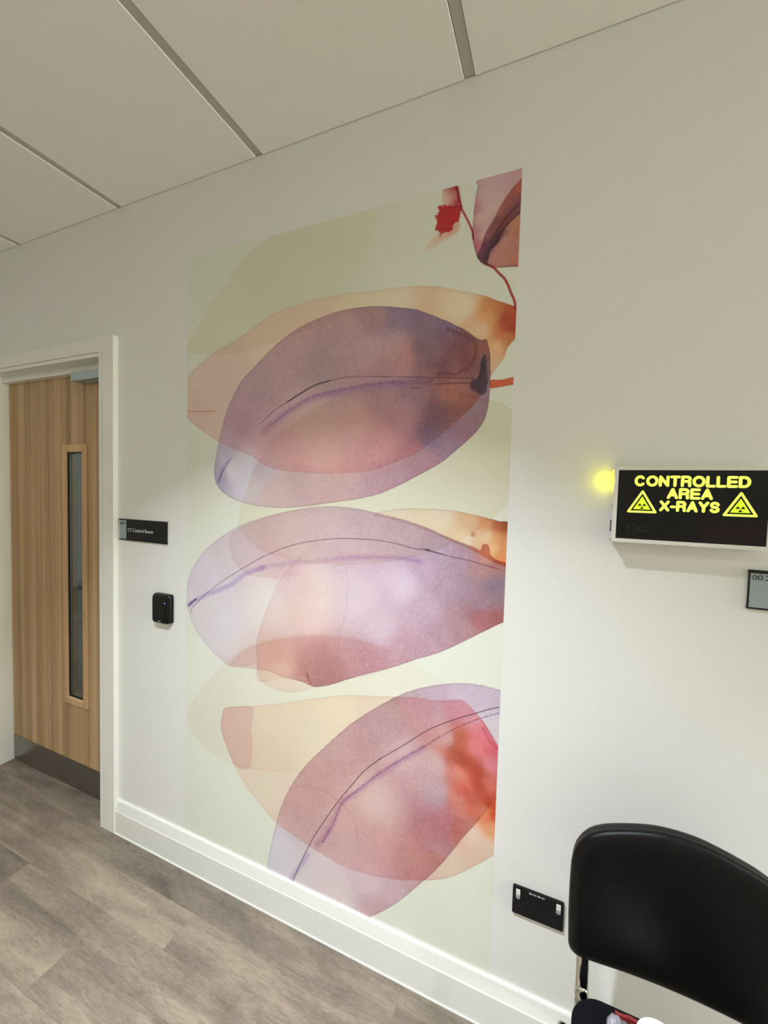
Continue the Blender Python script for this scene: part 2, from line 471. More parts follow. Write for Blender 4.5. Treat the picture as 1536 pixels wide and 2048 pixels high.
S([(-1306,2010),(-1289,2060),(-1197,2167),(-1109,2244),(-1026,2316),(-936,2353),(-842,2385),(-683,2413),(-524,2435),(-420,2407),(-402,2279),(-420,2184),(-438,2080),(-761,2027),(-1052,1983)],[(-1163,2162,(0.972,0.962,0.925)),(-955,2287,(0.965,0.95,0.91)),(-767,2287,(0.965,0.95,0.91)),(-598,2288,(0.972,0.96,0.925)),(-481,2263,(0.99,0.985,0.97)),(-423,2283,(1,1,1)),(-441,2154,(1,1,1))],{'rim': 1,'soft': 2.5})
S([(-177,1761),(-146,1749),(-121,1729),(-60,1684),(-53,1524),(-123,1479),(-164,1435),(-273,1359),(-489,1285),(-743,1262),(-936,1285),(-1042,1353),(-1048,1403),(-1023,1488),(-923,1652),(-668,1795),(-358,1809)],(0.975,0.955,0.915),{'rim': 0.985,'soft': 2})
S([(-1298,607),(-1276,659),(-1228,725),(-1158,804),(-1090,870),(-1004,938),(-911,979),(-832,1005),(-719,1031),(-605,1042),(-506,1036),(-443,1021),(-374,998),(-329,978),(-279,950),(-288,811),(-393,674),(-551,597),(-726,543),(-871,516),(-996,490),(-1074,483),(-1154,492),(-1226,522),(-1276,566)],[(-1203,621,(0.985,0.965,0.945)),(-929,858,(0.985,0.965,0.94)),(-646,954,(0.99,0.97,0.94)),(-402,956,(0.995,0.98,0.96)),(-327,908,(1,0.99,0.985)),(-309,806,(1,1,1)),(-394,696,(1,1,1)),(-636,579,(1,0.99,0.98)),(-923,561,(0.985,0.965,0.945))],{'rim': 0.98,'soft': 1})
S([(-1348,1900),(-1305,1919),(-1264,1950),(-1172,1996),(-1053,2036),(-921,2094),(-836,2109),(-745,2118),(-642,2119),(-553,2112),(-491,2110),(-410,2104),(-333,2089),(-278,2070),(-213,2047),(-169,2025),(-113,1992),(-105,1930),(-122,1917),(-139,1898),(-147,1871),(-168,1845),(-181,1824),(-221,1754),(-298,1686),(-387,1621),(-423,1607),(-460,1593),(-537,1569),(-662,1561),(-750,1562),(-872,1571),(-942,1587),(-994,1620),(-1079,1646),(-1146,1673),(-1238,1719),(-1304,1765),(-1347,1803)],[(-1217,1916,(1,0.84,0.8)),(-1048,1737,(1,0.84,0.8)),(-853,2039,(1.06,0.9,0.84)),(-513,2064,(1.06,0.96,0.84)),(-264,2027,(1.07,0.94,0.8)),(-210,1956,(1.02,0.84,0.68)),(-168,2000,(0.92,0.55,0.35)),(-143,1978,(0.8,0.28,0.1)),(-127,1951,(0.78,0.24,0.08)),(-131,1995,(0.82,0.36,0.2)),(-186,1984,(1.0,0.72,0.5)),(-164,1900,(1.02,0.78,0.6)),(-174,1852,(1.0,0.8,0.66)),(-140,1922,(0.92,0.55,0.36)),(-663,1609,(1.0,0.88,0.84)),(-427,1711,(1,0.85,0.8)),(-1262,1789,(0.98,0.8,0.76))],{'rim': 0.9,'soft': 0.8,'grain': 0.015,'k': 0.74,'kc': (1,1,0.8)})
N([(-1304,1791),(-1239,1786),(-1169,1784)],3,(0.92,0.75,0.72),{'soft': 3})
S([(-519,1432),(-502,1442),(-441,1454),(-360,1459),(-276,1457),(-209,1447),(-145,1434),(-102,1420),(-91,1294),(-116,1308),(-160,1323),(-212,1348),(-273,1369),(-344,1395),(-417,1415),(-494,1429)],[(-455,1435,(1.02,0.96,0.95)),(-310,1435,(1.03,0.96,0.94)),(-240,1379,(1.02,0.93,0.87)),(-215,1427,(1,0.83,0.74)),(-176,1422,(0.97,0.68,0.52)),(-145,1421,(0.8,0.42,0.28)),(-126,1419,(0.65,0.3,0.18)),(-175,1390,(1,0.88,0.78)),(-144,1386,(0.97,0.7,0.5)),(-125,1381,(0.95,0.6,0.4)),(-155,1359,(1.0,0.8,0.63)),(-124,1349,(0.97,0.62,0.42)),(-126,1329,(1,0.6,0.4))],{'rim': 0.85,'soft': 0.7,'grain': 0.01})
S([(-218,1397),(-211,1399),(-205,1394),(-209,1386),(-216,1387)],(0.93,0.8,0.8),{'rim': 0.9,'soft': 0.5})
S([(-1110,680),(-1077,696),(-989,721),(-866,757),(-732,805),(-600,847),(-477,871),(-363,893),(-305,897),(-243,913),(-215,912),(-168,872),(-121,806),(-94,775),(-85,537),(-118,497),(-172,442),(-238,383),(-308,344),(-412,304),(-517,281),(-602,275),(-702,289),(-759,301),(-868,329),(-941,374),(-1006,423),(-1062,486),(-1103,556),(-1123,605),(-1119,651)],[(-875,702,(1.01,0.93,0.86)),(-642,798,(1.02,0.94,0.85)),(-730,697,(1.01,0.93,0.85)),(-923,561,(1,0.9,0.84)),(-921,432,(1,0.9,0.83)),(-769,356,(0.98,0.86,0.8)),(-475,800,(1,0.9,0.84)),(-394,710,(1,0.91,0.86)),(-467,539,(1,0.9,0.84)),(-543,318,(0.98,0.86,0.82)),(-239,422,(0.97,0.83,0.76)),(-141,509,(0.96,0.82,0.73)),(-133,635,(0.9,0.32,0.16)),(-123,612,(0.9,0.32,0.16)),(-127,569,(1,0.68,0.52)),(-149,616,(1,0.66,0.5)),(-182,536,(1,0.84,0.76)),(-311,855,(0.99,0.84,0.8)),(-266,796,(1,0.82,0.76)),(-229,902,(1,0.74,0.72)),(-195,876,(1,0.72,0.7)),(-160,837,(1,0.58,0.62)),(-130,798,(0.98,0.52,0.58)),(-185,790,(1,0.6,0.62)),(-138,749,(1,0.62,0.66)),(-225,800,(0.88,0.52,0.4)),(-230,757,(0.86,0.46,0.34)),(-209,735,(0.84,0.38,0.28)),(-175,717,(0.82,0.36,0.27)),(-167,679,(0.87,0.38,0.29)),(-142,694,(0.97,0.55,0.52)),(-228,701,(1,0.66,0.6)),(-200,655,(0.97,0.5,0.43)),(-225,618,(1,0.66,0.58)),(-185,625,(0.97,0.52,0.45)),(-230,553,(0.98,0.68,0.64)),(-289,626,(1,0.9,0.86)),(-298,702,(1,0.9,0.86))],{'rim': 0.92,'soft': 0.7,'grain': 0.01,'k': 0.8,'kc': (1,1,0.84)})
S([(-1110,680),(-1077,696),(-984,721),(-970,708),(-978,659),(-982,623),(-974,582),(-986,491),(-1051,481),(-1103,556),(-1123,605),(-1119,651)],(0.965,0.9,0.93),{'rim': 0.95,'soft': 1.5})
N([(-1071,484),(-996,490),(-922,501),(-851,518)],2,(0.97,0.9,0.88),{'soft': 2})
S([(-1317,1076),(-1302,1106),(-1295,1143),(-1269,1200),(-1222,1258),(-1152,1312),(-1075,1356),(-990,1390),(-889,1419),(-784,1442),(-676,1454),(-575,1450),(-494,1437),(-417,1423),(-344,1403),(-273,1377),(-213,1359),(-190,1350),(-187,1357),(-185,1365),(-176,1369),(-166,1361),(-164,1345),(-157,1334),(-141,1325),(-110,1313),(-94,1230),(-110,1165),(-119,1159),(-178,1120),(-229,1085),(-296,1042),(-367,1008),(-441,969),(-519,935),(-593,901),(-644,875),(-715,850),(-771,856),(-848,856),(-908,865),(-1013,857),(-1090,851),(-1159,883),(-1230,933),(-1273,981),(-1292,1024)],[(-1209,1161,(0.95,0.89,1.0)),(-1096,1277,(0.93,0.86,0.94)),(-1207,1036,(0.97,0.92,1.0)),(-1092,982,(0.96,0.92,1.0)),(-1003,911,(0.97,0.88,0.92)),(-840,1394,(0.93,0.83,0.9)),(-701,1386,(0.92,0.82,0.92)),(-533,1417,(0.88,0.77,0.89)),(-838,1298,(0.93,0.83,0.9)),(-913,1086,(0.99,0.94,0.98)),(-740,1109,(1,0.91,0.94)),(-742,1196,(0.99,0.89,0.93)),(-567,1171,(0.96,0.86,0.96)),(-613,1331,(0.92,0.8,0.92)),(-411,1226,(0.95,0.85,0.98)),(-484,1093,(0.93,0.82,0.93)),(-416,1374,(0.85,0.74,0.86)),(-339,1269,(0.85,0.72,0.87)),(-306,1340,(0.8,0.69,0.82)),(-350,1156,(0.86,0.73,0.86)),(-303,1238,(0.8,0.67,0.79)),(-238,1319,(0.78,0.64,0.76)),(-235,1246,(0.74,0.61,0.73)),(-191,1304,(0.78,0.58,0.64)),(-173,1332,(0.88,0.62,0.62)),(-141,1322,(0.76,0.5,0.52)),(-139,1257,(0.62,0.52,0.63)),(-131,1213,(0.66,0.53,0.62)),(-181,1206,(0.7,0.56,0.66)),(-179,1160,(0.76,0.48,0.53)),(-135,1173,(0.74,0.44,0.47)),(-230,1119,(0.78,0.6,0.68)),(-298,1094,(0.82,0.66,0.77)),(-405,1034,(0.86,0.68,0.79)),(-520,968,(0.84,0.65,0.73)),(-645,913,(0.84,0.64,0.7)),(-716,875,(0.84,0.66,0.7)),(-879,900,(0.97,0.88,0.9))],{'rim': 0.88,'soft': 0.8,'grain': 0.035})
S([(-857,1207),(-903,1120),(-942,1031),(-960,970),(-961,901),(-944,828),(-897,808),(-828,807),(-770,824),(-715,848),(-644,882),(-630,1009),(-600,1166),(-620,1293),(-708,1324),(-781,1287)],[(-910,961,(0.97,0.9,0.88)),(-878,834,(1.0,0.93,0.92)),(-739,1070,(1,0.96,0.96)),(-651,1160,(1,1,1)),(-637,1276,(1,1,1)),(-628,932,(1,1,1)),(-794,1062,(0.99,0.94,0.93)),(-835,1177,(0.99,0.95,0.96))],{'rim': 0.93,'soft': 1.2})
S([(-1083,1338),(-1087,1278),(-1068,1237),(-1018,1203),(-955,1194),(-885,1198),(-807,1214),(-724,1238),(-654,1258),(-570,1297),(-573,1408),(-747,1441),(-939,1401)],[(-1041,1298,(0.97,0.94,0.95)),(-885,1213,(0.99,0.95,0.95)),(-744,1305,(1,1,1)),(-588,1355,(1,1,1)),(-654,1259,(1,1,1))],{'rim': 0.95,'soft': 1.2})
S([(-1090,851),(-1003,928),(-910,969),(-831,995),(-719,1022),(-605,1033),(-506,1027),(-458,1010),(-479,950),(-593,901),(-715,848),(-743,870),(-757,879),(-829,860),(-949,819),(-960,880),(-992,870),(-1035,860)],[(-879,933,(0.98,0.92,0.92)),(-1003,894,(0.97,0.92,0.93)),(-736,975,(0.98,0.92,0.93)),(-562,991,(0.985,0.96,0.98)),(-480,976,(1,0.98,1)),(-689,881,(0.96,0.9,0.91)),(-848,865,(1,0.97,0.96))],{'rim': 0.94,'soft': 1.5})
S([(-208,1927),(-196,1927),(-191,1913),(-185,1890),(-181,1827),(-181,1789),(-185,1739),(-200,1695),(-230,1661),(-269,1626),(-315,1590),(-385,1552),(-458,1516),(-535,1489),(-659,1467),(-784,1448),(-889,1441),(-991,1447),(-1076,1465),(-1132,1493),(-1161,1527),(-1167,1579),(-1151,1656),(-1130,1732),(-1103,1798),(-1050,1877),(-978,1935),(-910,1984),(-834,2025),(-752,2052),(-658,2068),(-576,2069),(-513,2062),(-437,2046),(-393,2033),(-344,2009),(-295,1983),(-255,1959),(-221,1932)],[(-947,1853,(0.84,0.77,0.88)),(-1048,1737,(0.85,0.76,0.9)),(-805,1995,(0.85,0.76,0.86)),(-673,2001,(0.83,0.74,0.86)),(-714,1925,(0.78,0.74,0.84)),(-548,1929,(0.86,0.76,0.92)),(-528,2039,(0.78,0.66,0.78)),(-459,2036,(0.66,0.6,0.8)),(-400,2007,(0.63,0.59,0.84)),(-363,1962,(0.64,0.63,0.9)),(-347,1908,(0.66,0.65,0.94)),(-308,1956,(0.6,0.55,0.84)),(-260,1924,(0.6,0.46,0.7)),(-245,1878,(0.58,0.41,0.62)),(-291,1863,(0.64,0.54,0.8)),(-448,1932,(0.86,0.76,0.92)),(-454,1885,(0.87,0.76,0.92)),(-220,1907,(0.66,0.52,0.6)),(-200,1860,(0.62,0.5,0.64)),(-288,1797,(0.8,0.66,0.78)),(-393,1805,(0.76,0.67,0.84)),(-505,1799,(0.84,0.74,0.9)),(-754,1725,(0.95,0.88,0.96)),(-582,1717,(0.95,0.86,0.96)),(-894,1691,(0.93,0.84,0.96)),(-707,1625,(0.97,0.88,0.97)),(-500,1643,(0.93,0.8,0.92)),(-427,1732,(0.86,0.74,0.92)),(-327,1734,(0.62,0.5,0.66)),(-346,1674,(0.62,0.54,0.76)),(-254,1756,(0.74,0.62,0.76)),(-238,1690,(0.74,0.56,0.72)),(-296,1639,(0.76,0.6,0.8)),(-387,1607,(0.84,0.66,0.8)),(-459,1558,(0.86,0.69,0.84)),(-350,1586,(0.84,0.64,0.8)),(-660,1512,(0.93,0.78,0.87)),(-795,1517,(0.91,0.78,0.87)),(-890,1491,(0.95,0.83,0.91)),(-1089,1571,(0.98,0.94,1.06)),(-1013,1529,(0.96,0.92,1.03)),(-952,1579,(0.9,0.86,1.02)),(-1112,1655,(0.9,0.84,1.0)),(-1004,1612,(0.97,0.92,1.04)),(-1138,1545,(0.8,0.74,0.9)),(-191,1796,(0.7,0.54,0.66))],{'rim': 0.82,'soft': 0.7,'grain': 0.035})
S([(-1002,1505),(-983,1579),(-983,1628),(-964,1701),(-895,1730),(-666,1751),(-428,1745),(-354,1708),(-387,1621),(-460,1572),(-577,1554),(-750,1558),(-872,1570),(-922,1583)],(1.02,0.98,0.965),{'rim': 0.98,'soft': 6})
S([(-90,964),(-121,967),(-165,971),(-225,966),(-293,947),(-364,918),(-423,883),(-516,813),(-597,739),(-683,645),(-755,559),(-811,467),(-849,379),(-872,293),(-891,208),(-898,149),(-893,50),(-830,-28),(-623,59),(-496,143),(-410,225),(-336,317),(-274,401),(-214,503),(-164,584),(-118,667),(-80,733)],[(-191,952,(0.88,0.8,0.93)),(-139,936,(0.88,0.8,0.93)),(-292,923,(0.87,0.76,0.88)),(-236,921,(0.9,0.8,0.93)),(-362,878,(0.85,0.74,0.83)),(-436,824,(0.82,0.72,0.8)),(-514,753,(0.84,0.73,0.82)),(-638,642,(0.87,0.76,0.84)),(-726,535,(0.88,0.76,0.82)),(-762,442,(0.9,0.78,0.84)),(-394,688,(0.92,0.82,0.9)),(-499,528,(0.96,0.88,0.94)),(-589,435,(0.93,0.83,0.88)),(-675,340,(0.9,0.8,0.88)),(-463,403,(0.92,0.8,0.86)),(-355,649,(0.9,0.81,0.9)),(-295,596,(0.83,0.75,0.87)),(-278,529,(0.82,0.7,0.84)),(-290,467,(0.82,0.68,0.8)),(-384,380,(0.88,0.74,0.8)),(-274,415,(0.84,0.64,0.68)),(-208,526,(0.82,0.62,0.64)),(-251,751,(0.92,0.82,0.88)),(-166,809,(0.98,0.88,0.94)),(-181,702,(0.97,0.9,0.92)),(-212,623,(0.93,0.85,0.9)),(-142,862,(0.93,0.87,0.96)),(-835,204,(0.95,0.91,1.02)),(-755,151,(0.96,0.9,0.98)),(-673,242,(0.97,0.89,0.97)),(-626,164,(0.98,0.9,0.96)),(-499,257,(0.95,0.83,0.92)),(-419,252,(0.91,0.76,0.85)),(-457,189,(0.88,0.72,0.8)),(-345,336,(0.87,0.7,0.78))],{'rim': 0.86,'soft': 0.7,'grain': 0.035})
N([(-820,464),(-772,488),(-725,503),(-652,502),(-590,474),(-555,432),(-540,366)],2,(0.96,0.9,0.9),{'soft': 2.5})
N([(-164,850),(-144,818),(-121,801)],2,(0.85,0.5,0.62),{'soft': 1.5})
N([(-168,872),(-144,841),(-120,807)],2.5,(0.95,0.62,0.72),{'soft': 2.5})
N([(-960,1729),(-896,1774),(-829,1805),(-765,1835)],2.0,(0.42,0.36,0.5),{'soft': 0.8})
N([(-848,1797),(-792,1824),(-739,1845),(-686,1855)],4.0,(0.36,0.3,0.45),{'soft': 0.9})
N([(-695,1853),(-619,1861),(-538,1856),(-431,1845),(-324,1835),(-224,1823)],1.6,(0.48,0.4,0.52),{'soft': 0.7})
N([(-944,1700),(-905,1731),(-829,1770),(-756,1801),(-668,1814),(-545,1823),(-430,1828),(-351,1825)],12,(0.9,0.87,0.98),{'soft': 14,'jag': 2})
N([(-914,1723),(-829,1774),(-756,1807),(-668,1821),(-545,1833),(-430,1831)],3,(0.86,0.82,0.93),{'soft': 5,'jag': 3})
N([(-333,1817),(-289,1816),(-230,1812)],3,(0.62,0.52,0.66),{'soft': 2})
S([(-233,1818),(-215,1826),(-211,1846),(-207,1871),(-198,1888),(-196,1870),(-192,1849),(-189,1824),(-190,1792),(-197,1781),(-208,1779),(-220,1787),(-234,1797)],(0.52,0.5,0.68),{'rim': 0.9,'soft': 2.5,'jag': 2})
N([(-204,1779),(-216,1807),(-228,1822)],4,(0.8,0.75,0.9),{'soft': 3})
N([(-419,1818),(-411,1813),(-395,1810),(-377,1813),(-370,1822),(-355,1827),(-345,1834),(-335,1839),(-320,1844)],1.6,(0.8,0.62,0.66),{'soft': 1,'jag': 1})
N([(-330,1845),(-311,1847),(-291,1841),(-272,1840),(-260,1850),(-244,1852),(-235,1864),(-224,1891),(-225,1918),(-244,1939),(-276,1954),(-305,1968)],7,(0.86,0.72,0.78),{'soft': 5,'jag': 2})
S([(-180,1815),(-160,1815),(-144,1815),(-134,1818),(-99,1817),(-98,1798),(-124,1798),(-144,1797),(-161,1795),(-180,1794)],(0.95,0.42,0.25),{'rim': 0.85,'soft': 0.8})
N([(-1149,1521),(-1127,1562),(-1084,1617)],1.8,(0.5,0.42,0.62),{'soft': 1})
N([(-1144,1532),(-1127,1570),(-1100,1604)],10,(0.8,0.75,0.93),{'soft': 8})
N([(-1282,1021),(-1267,1046),(-1196,1109),(-1105,1172),(-1008,1229),(-936,1269)],1.9,(0.42,0.36,0.5),{'soft': 0.7})
N([(-946,1264),(-838,1310),(-745,1335),(-639,1352),(-523,1356),(-453,1352),(-385,1340),(-342,1339),(-285,1327)],1.9,(0.46,0.4,0.52),{'soft': 0.7})
N([(-349,1338),(-285,1327),(-218,1318),(-140,1303)],1.8,(0.55,0.42,0.5),{'soft': 0.9})
N([(-1286,1053),(-1208,1097),(-1094,1146),(-1018,1197),(-936,1230)],9,(0.87,0.82,0.94),{'soft': 11,'jag': 3})
N([(-1292,1047),(-1270,1066),(-1253,1077)],7,(0.5,0.44,0.62),{'soft': 4})
N([(-956,1224),(-837,1253),(-707,1273),(-603,1293),(-490,1304),(-414,1307),(-362,1303)],9,(0.93,0.89,0.96),{'soft': 12,'jag': 3})
N([(-604,1294),(-490,1304),(-414,1307),(-362,1301)],1.5,(0.88,0.8,0.88),{'soft': 1})
N([(-347,1339),(-339,1339)],5,(0.4,0.33,0.42),{'soft': 1})
N([(-794,131),(-757,226),(-712,326),(-677,388),(-617,489),(-567,561),(-526,619),(-471,674)],2.2,(0.36,0.3,0.42),{'soft': 0.7})
N([(-479,668),(-395,739),(-323,803),(-254,849),(-188,886),(-138,913),(-113,922)],2.2,(0.42,0.3,0.42),{'soft': 0.7})
N([(-698,303),(-649,380),(-608,480),(-549,541),(-493,603),(-424,669),(-336,745)],9,(0.91,0.85,0.94),{'soft': 12,'jag': 3})
N([(-675,324),(-632,412),(-603,486),(-549,547),(-493,606)],3,(0.82,0.74,0.88),{'soft': 3,'jag': 1})
N([(-501,600),(-424,672),(-336,748),(-253,820),(-175,874),(-112,908)],2,(0.78,0.68,0.82),{'soft': 2,'jag': 1})
N([(-813,118),(-775,185),(-729,262)],14,(0.88,0.83,0.95),{'soft': 9})
S([(-230,2356),(-111,2358),(-101,2103),(-124,2107),(-178,2114),(-192,2120),(-211,2128),(-222,2139),(-232,2161),(-241,2194),(-245,2222),(-244,2244),(-242,2290),(-239,2317),(-234,2339)],[(-176,2339,(0.92,0.75,0.84)),(-211,2322,(0.93,0.77,0.84)),(-191,2282,(0.95,0.8,0.84)),(-226,2254,(0.97,0.82,0.86)),(-215,2207,(0.97,0.82,0.84)),(-238,2275,(0.9,0.62,0.7)),(-241,2221,(0.9,0.6,0.7)),(-237,2188,(0.88,0.5,0.62)),(-227,2173,(0.9,0.5,0.62)),(-141,2339,(0.9,0.7,0.78)),(-142,2147,(0.86,0.56,0.54)),(-152,2184,(0.86,0.58,0.56)),(-132,2206,(0.86,0.56,0.48)),(-185,2129,(0.86,0.58,0.6)),(-127,2113,(0.84,0.52,0.48))],{'rim': 0.8,'soft': 0.7,'grain': 0.02})
S([(-110,2339),(-124,2328),(-147,2307),(-161,2289),(-175,2267),(-190,2239),(-207,2214),(-218,2182),(-225,2164),(-230,2154),(-220,2139),(-203,2127),(-198,2140),(-194,2161),(-173,2180),(-162,2204),(-145,2225),(-125,2240),(-107,2251)],[(-131,2310,(0.84,0.55,0.45)),(-147,2280,(0.82,0.55,0.5)),(-176,2257,(0.86,0.62,0.5)),(-181,2235,(0.7,0.52,0.5)),(-197,2203,(0.78,0.55,0.6)),(-155,2247,(0.66,0.5,0.6)),(-129,2267,(0.6,0.48,0.6)),(-137,2242,(0.62,0.5,0.66)),(-179,2199,(0.5,0.42,0.56)),(-187,2174,(0.46,0.42,0.56)),(-210,2152,(0.5,0.46,0.58)),(-226,2155,(0.6,0.58,0.66)),(-214,2171,(0.6,0.5,0.6))],{'rim': 0.94,'soft': 2,'grain': 0.03})
N([(-122,2244),(-125,2240),(-142,2228),(-157,2214),(-174,2202),(-184,2191)],2.2,(0.5,0.34,0.36),{'soft': 1})
N([(-128,2265),(-154,2241),(-178,2211),(-195,2185)],4,(0.78,0.7,0.76),{'soft': 4})
N([(-156,2203),(-177,2183),(-194,2163),(-204,2149)],14,(0.72,0.7,0.8),{'soft': 8,'jag': 3})
N([(-178,2114),(-153,2111),(-124,2107)],1.8,(0.62,0.35,0.25),{'soft': 1})
N([(-244,2222),(-242,2198),(-234,2169),(-224,2144),(-207,2128),(-192,2120)],1.6,(0.6,0.35,0.35),{'soft': 1})
S([(-331,2356),(-294,2365),(-284,2304),(-327,2309)],[(-324,2332,(0.99,0.88,0.85)),(-304,2331,(0.98,0.78,0.75)),(-297,2335,(0.85,0.42,0.48)),(-296,2351,(0.75,0.2,0.3)),(-288,2309,(0.8,0.2,0.3)),(-323,2314,(1,0.85,0.82))],{'rim': 1,'soft': 5})
N([(-298,2363),(-291,2343),(-287,2327),(-278,2295)],6,(0.75,0.17,0.25),{'soft': 2})
N([(-280,2301),(-277,2290),(-264,2265),(-250,2236),(-244,2219),(-242,2202)],5.0,(0.74,0.2,0.2),{'soft': 1.2})
N([(-202,2126),(-185,2115),(-170,2098),(-155,2081),(-145,2063),(-136,2040),(-126,2017),(-124,1999)],6,(0.72,0.22,0.2),{'soft': 1.2})
S([(-345,2313),(-331,2312),(-317,2309),(-303,2303),(-290,2304),(-280,2296),(-278,2277),(-283,2262),(-296,2250),(-305,2239),(-322,2234),(-336,2229),(-338,2243),(-348,2248),(-346,2267),(-352,2287),(-340,2292),(-339,2299)],(0.83,0.17,0.22),{'rim': 0.95,'soft': 2,'jag': 3})
S([(-346,2235),(-315,2245),(-283,2260),(-285,2233),(-314,2219),(-353,2204),(-379,2194),(-368,2215)],[(-301,2238,(1,0.78,0.72)),(-340,2224,(1,0.86,0.8)),(-369,2206,(1,0.92,0.88))],{'rim': 1,'soft': 7,'jag': 2})
N([(-210,1821),(-204,1852),(-198,1881)],5,(0.55,0.5,0.68),{'soft': 3,'jag': 1})
N([(-201,1820),(-196,1856),(-191,1874)],2.5,(0.6,0.55,0.7),{'soft': 2})
N([(-734,857),(-743,874),(-748,886)],6,(0.88,0.72,0.74),{'soft': 5,'jag': 3})
# paper grain and gentle clouding of the whole print
ART *= (1+.010*N_CLOUD[..., None]*np.array([1, 1, 1.5])+.006*N_GRAIN[..., None])
ART = np.clip(ART, 0.01, .985)
lin = np.where(ART <= .04045, ART/12.92, ((ART+.055)/1.055)**2.4)
mural_y = -.0006
me = bpy.data.meshes.new('wall_mural')
X, Z = np.meshgrid(gx/1000, gz/1000)
co = np.stack([X, np.full_like(X, mural_y), Z], -1).reshape(-1, 3)
nb = len(co)
corner = np.array([[MX0, 0, MZ0], [MX1, 0, MZ0], [MX1, 0, MZ1], [MX0, 0, MZ1]])
co = np.concatenate([co, corner])
idx = np.arange(nb).reshape(nz, nx)
q = np.stack([idx[:-1, :-1], idx[:-1, 1:], idx[1:, 1:], idx[1:, :-1]], -1).reshape(-1, 4)
c0, c1, c2, c3 = idx[0, 0], idx[0, -1], idx[-1, -1], idx[-1, 0]
side = np.array([[nb, nb+1, c1, c0], [nb+1, nb+2, c2, c1], [nb+2, nb+3, c3, c2], [nb+3, nb, c0, c3], [nb+3, nb+2, nb+1, nb]])
q = np.concatenate([q, side])
me.vertices.add(len(co)); me.vertices.foreach_set('co', co.ravel())
me.loops.add(q.size); me.loops.foreach_set('vertex_index', q.ravel().astype(np.int32))
me.polygons.add(len(q)); me.polygons.foreach_set('loop_start', np.arange(0, q.size, 4, dtype=np.int32))
me.update(calc_edges=True)
at = me.color_attributes.new('print', 'FLOAT_COLOR', 'POINT')
cols = np.ones((len(co), 4), np.float32); cols[:nb, :3] = lin.reshape(-1, 3); cols[nb:, :3] = (.75, .77, .68)
at.data.foreach_set('color', cols.ravel())
mm = mat('mural_print', (.8, .8, .7), .36, spec=.42); bsd = mm.node_tree.nodes['Principled BSDF']
an = NN(mm, 'ShaderNodeAttribute', attribute_name='print'); LK(mm, an.outputs['Color'], bsd.inputs['Base Color'])
me.materials.append(mm)
mural = link(bpy.data.objects.new('wall_mural', me))
mural['label'] = 'tall wall mural of overlapping purple and peach watercolour leaves'; mural['category'] = 'mural'

# ---------------------------------------------------------------- room sign "CT Control Room"
t = thing('room_sign', 'long black room sign reading CT Control Room beside the white door frame', 'sign', (-1.55, 0, 1.32))
P_ = lambda name, bm, m, root, **kw: keep(obj(name, bm, m, **kw), root)
P_('sign_board', B(-1.6855, -1.4065, -.0045, 0, 1.277, 1.3635), M['black'], t, bevel=.0006)
for a, b in ((1.3600, 1.3645), (1.2762, 1.2805)): P_('sign_rail', B(-1.6865, -1.406, -.0062, 0, a, b), M['black'], t)
P_('number_panel', B(-1.6840, -1.6430, -.0052, -.004, 1.2812, 1.3590), M['panelgrey'], t)
text('number_lettering', '00.24', .0145, -1.6815, -.0054, 1.3415, M['txtblack'], t, sx=.92)
text('name_lettering', 'CT Control Room', .0195, -1.6340, -.0052, 1.3135, M['txtwhite'], t, sx=1.02)

# ---------------------------------------------------------------- card reader
t = thing('card_reader', 'small black card reader with a blue light left of the mural', 'card reader', (-1.42, 0, 1.01))
bm = bmesh.new()
rx0, rx1, rz0, rz1 = -1.470, -1.3715, .9640, 1.0790
prism_y(bm, rrect(rx0, rx1, rz0, rz1, .010), -.008, 0)
o = P_('back_housing', bm, M['black'], t, bevel=.001)
# domed front: rounded top, rolled right flank
bm = bmesh.new()
prof = []
ny = 9
for i in range(ny+1):
    a = i/ny*PI/2
    prof.append((.0085*(1-math.cos(a))*1.0, -.008-.0150*math.sin(a)))
rings = []
for ins, y in [(0, -.006)]+prof:
    rings.append([bm.verts.new((x, y, z)) for x, z in rrect(rx0+ins, rx1-ins*1.5, rz0+ins*.25, rz1-ins*1.2, .012)])
for a, b in zip(rings, rings[1:]):
    n = len(a)
    for k in range(n): bm.faces.new((a[k], a[(k+1) % n], b[(k+1) % n], b[k]))
bm.faces.new(rings[-1])
P_('front_cover', bm, M['blackgloss'], t, smooth=True)
P_('reader_face', B(rx0+.016, rx1-.030, -.0236, -.022, rz0+.014, rz1-.018), M['black'], t, bevel=.0005)
bm = bmesh.new(); bmesh.ops.create_uvsphere(bm, u_segments=12, v_segments=8, radius=.0021, matrix=Matrix.Translation((-1.3935, -.0232, 1.0465)))
P_('status_light', bm, M['led'], t)
bm = bmesh.new(); prism_y(bm, rrect(-1.432, -1.416, .9700, .9745, .002), -.0238, -.0225)
P_('maker_badge', bm, mat('badge_grey', (.22, .23, .23), .4), t)
for i in range(3): P_('side_rib', B(rx1-.0215+i*.0045, rx1-.0195+i*.0045, -.0236+i*.0008, -.018, rz0+.012, rz1-.014), M['black'], t)

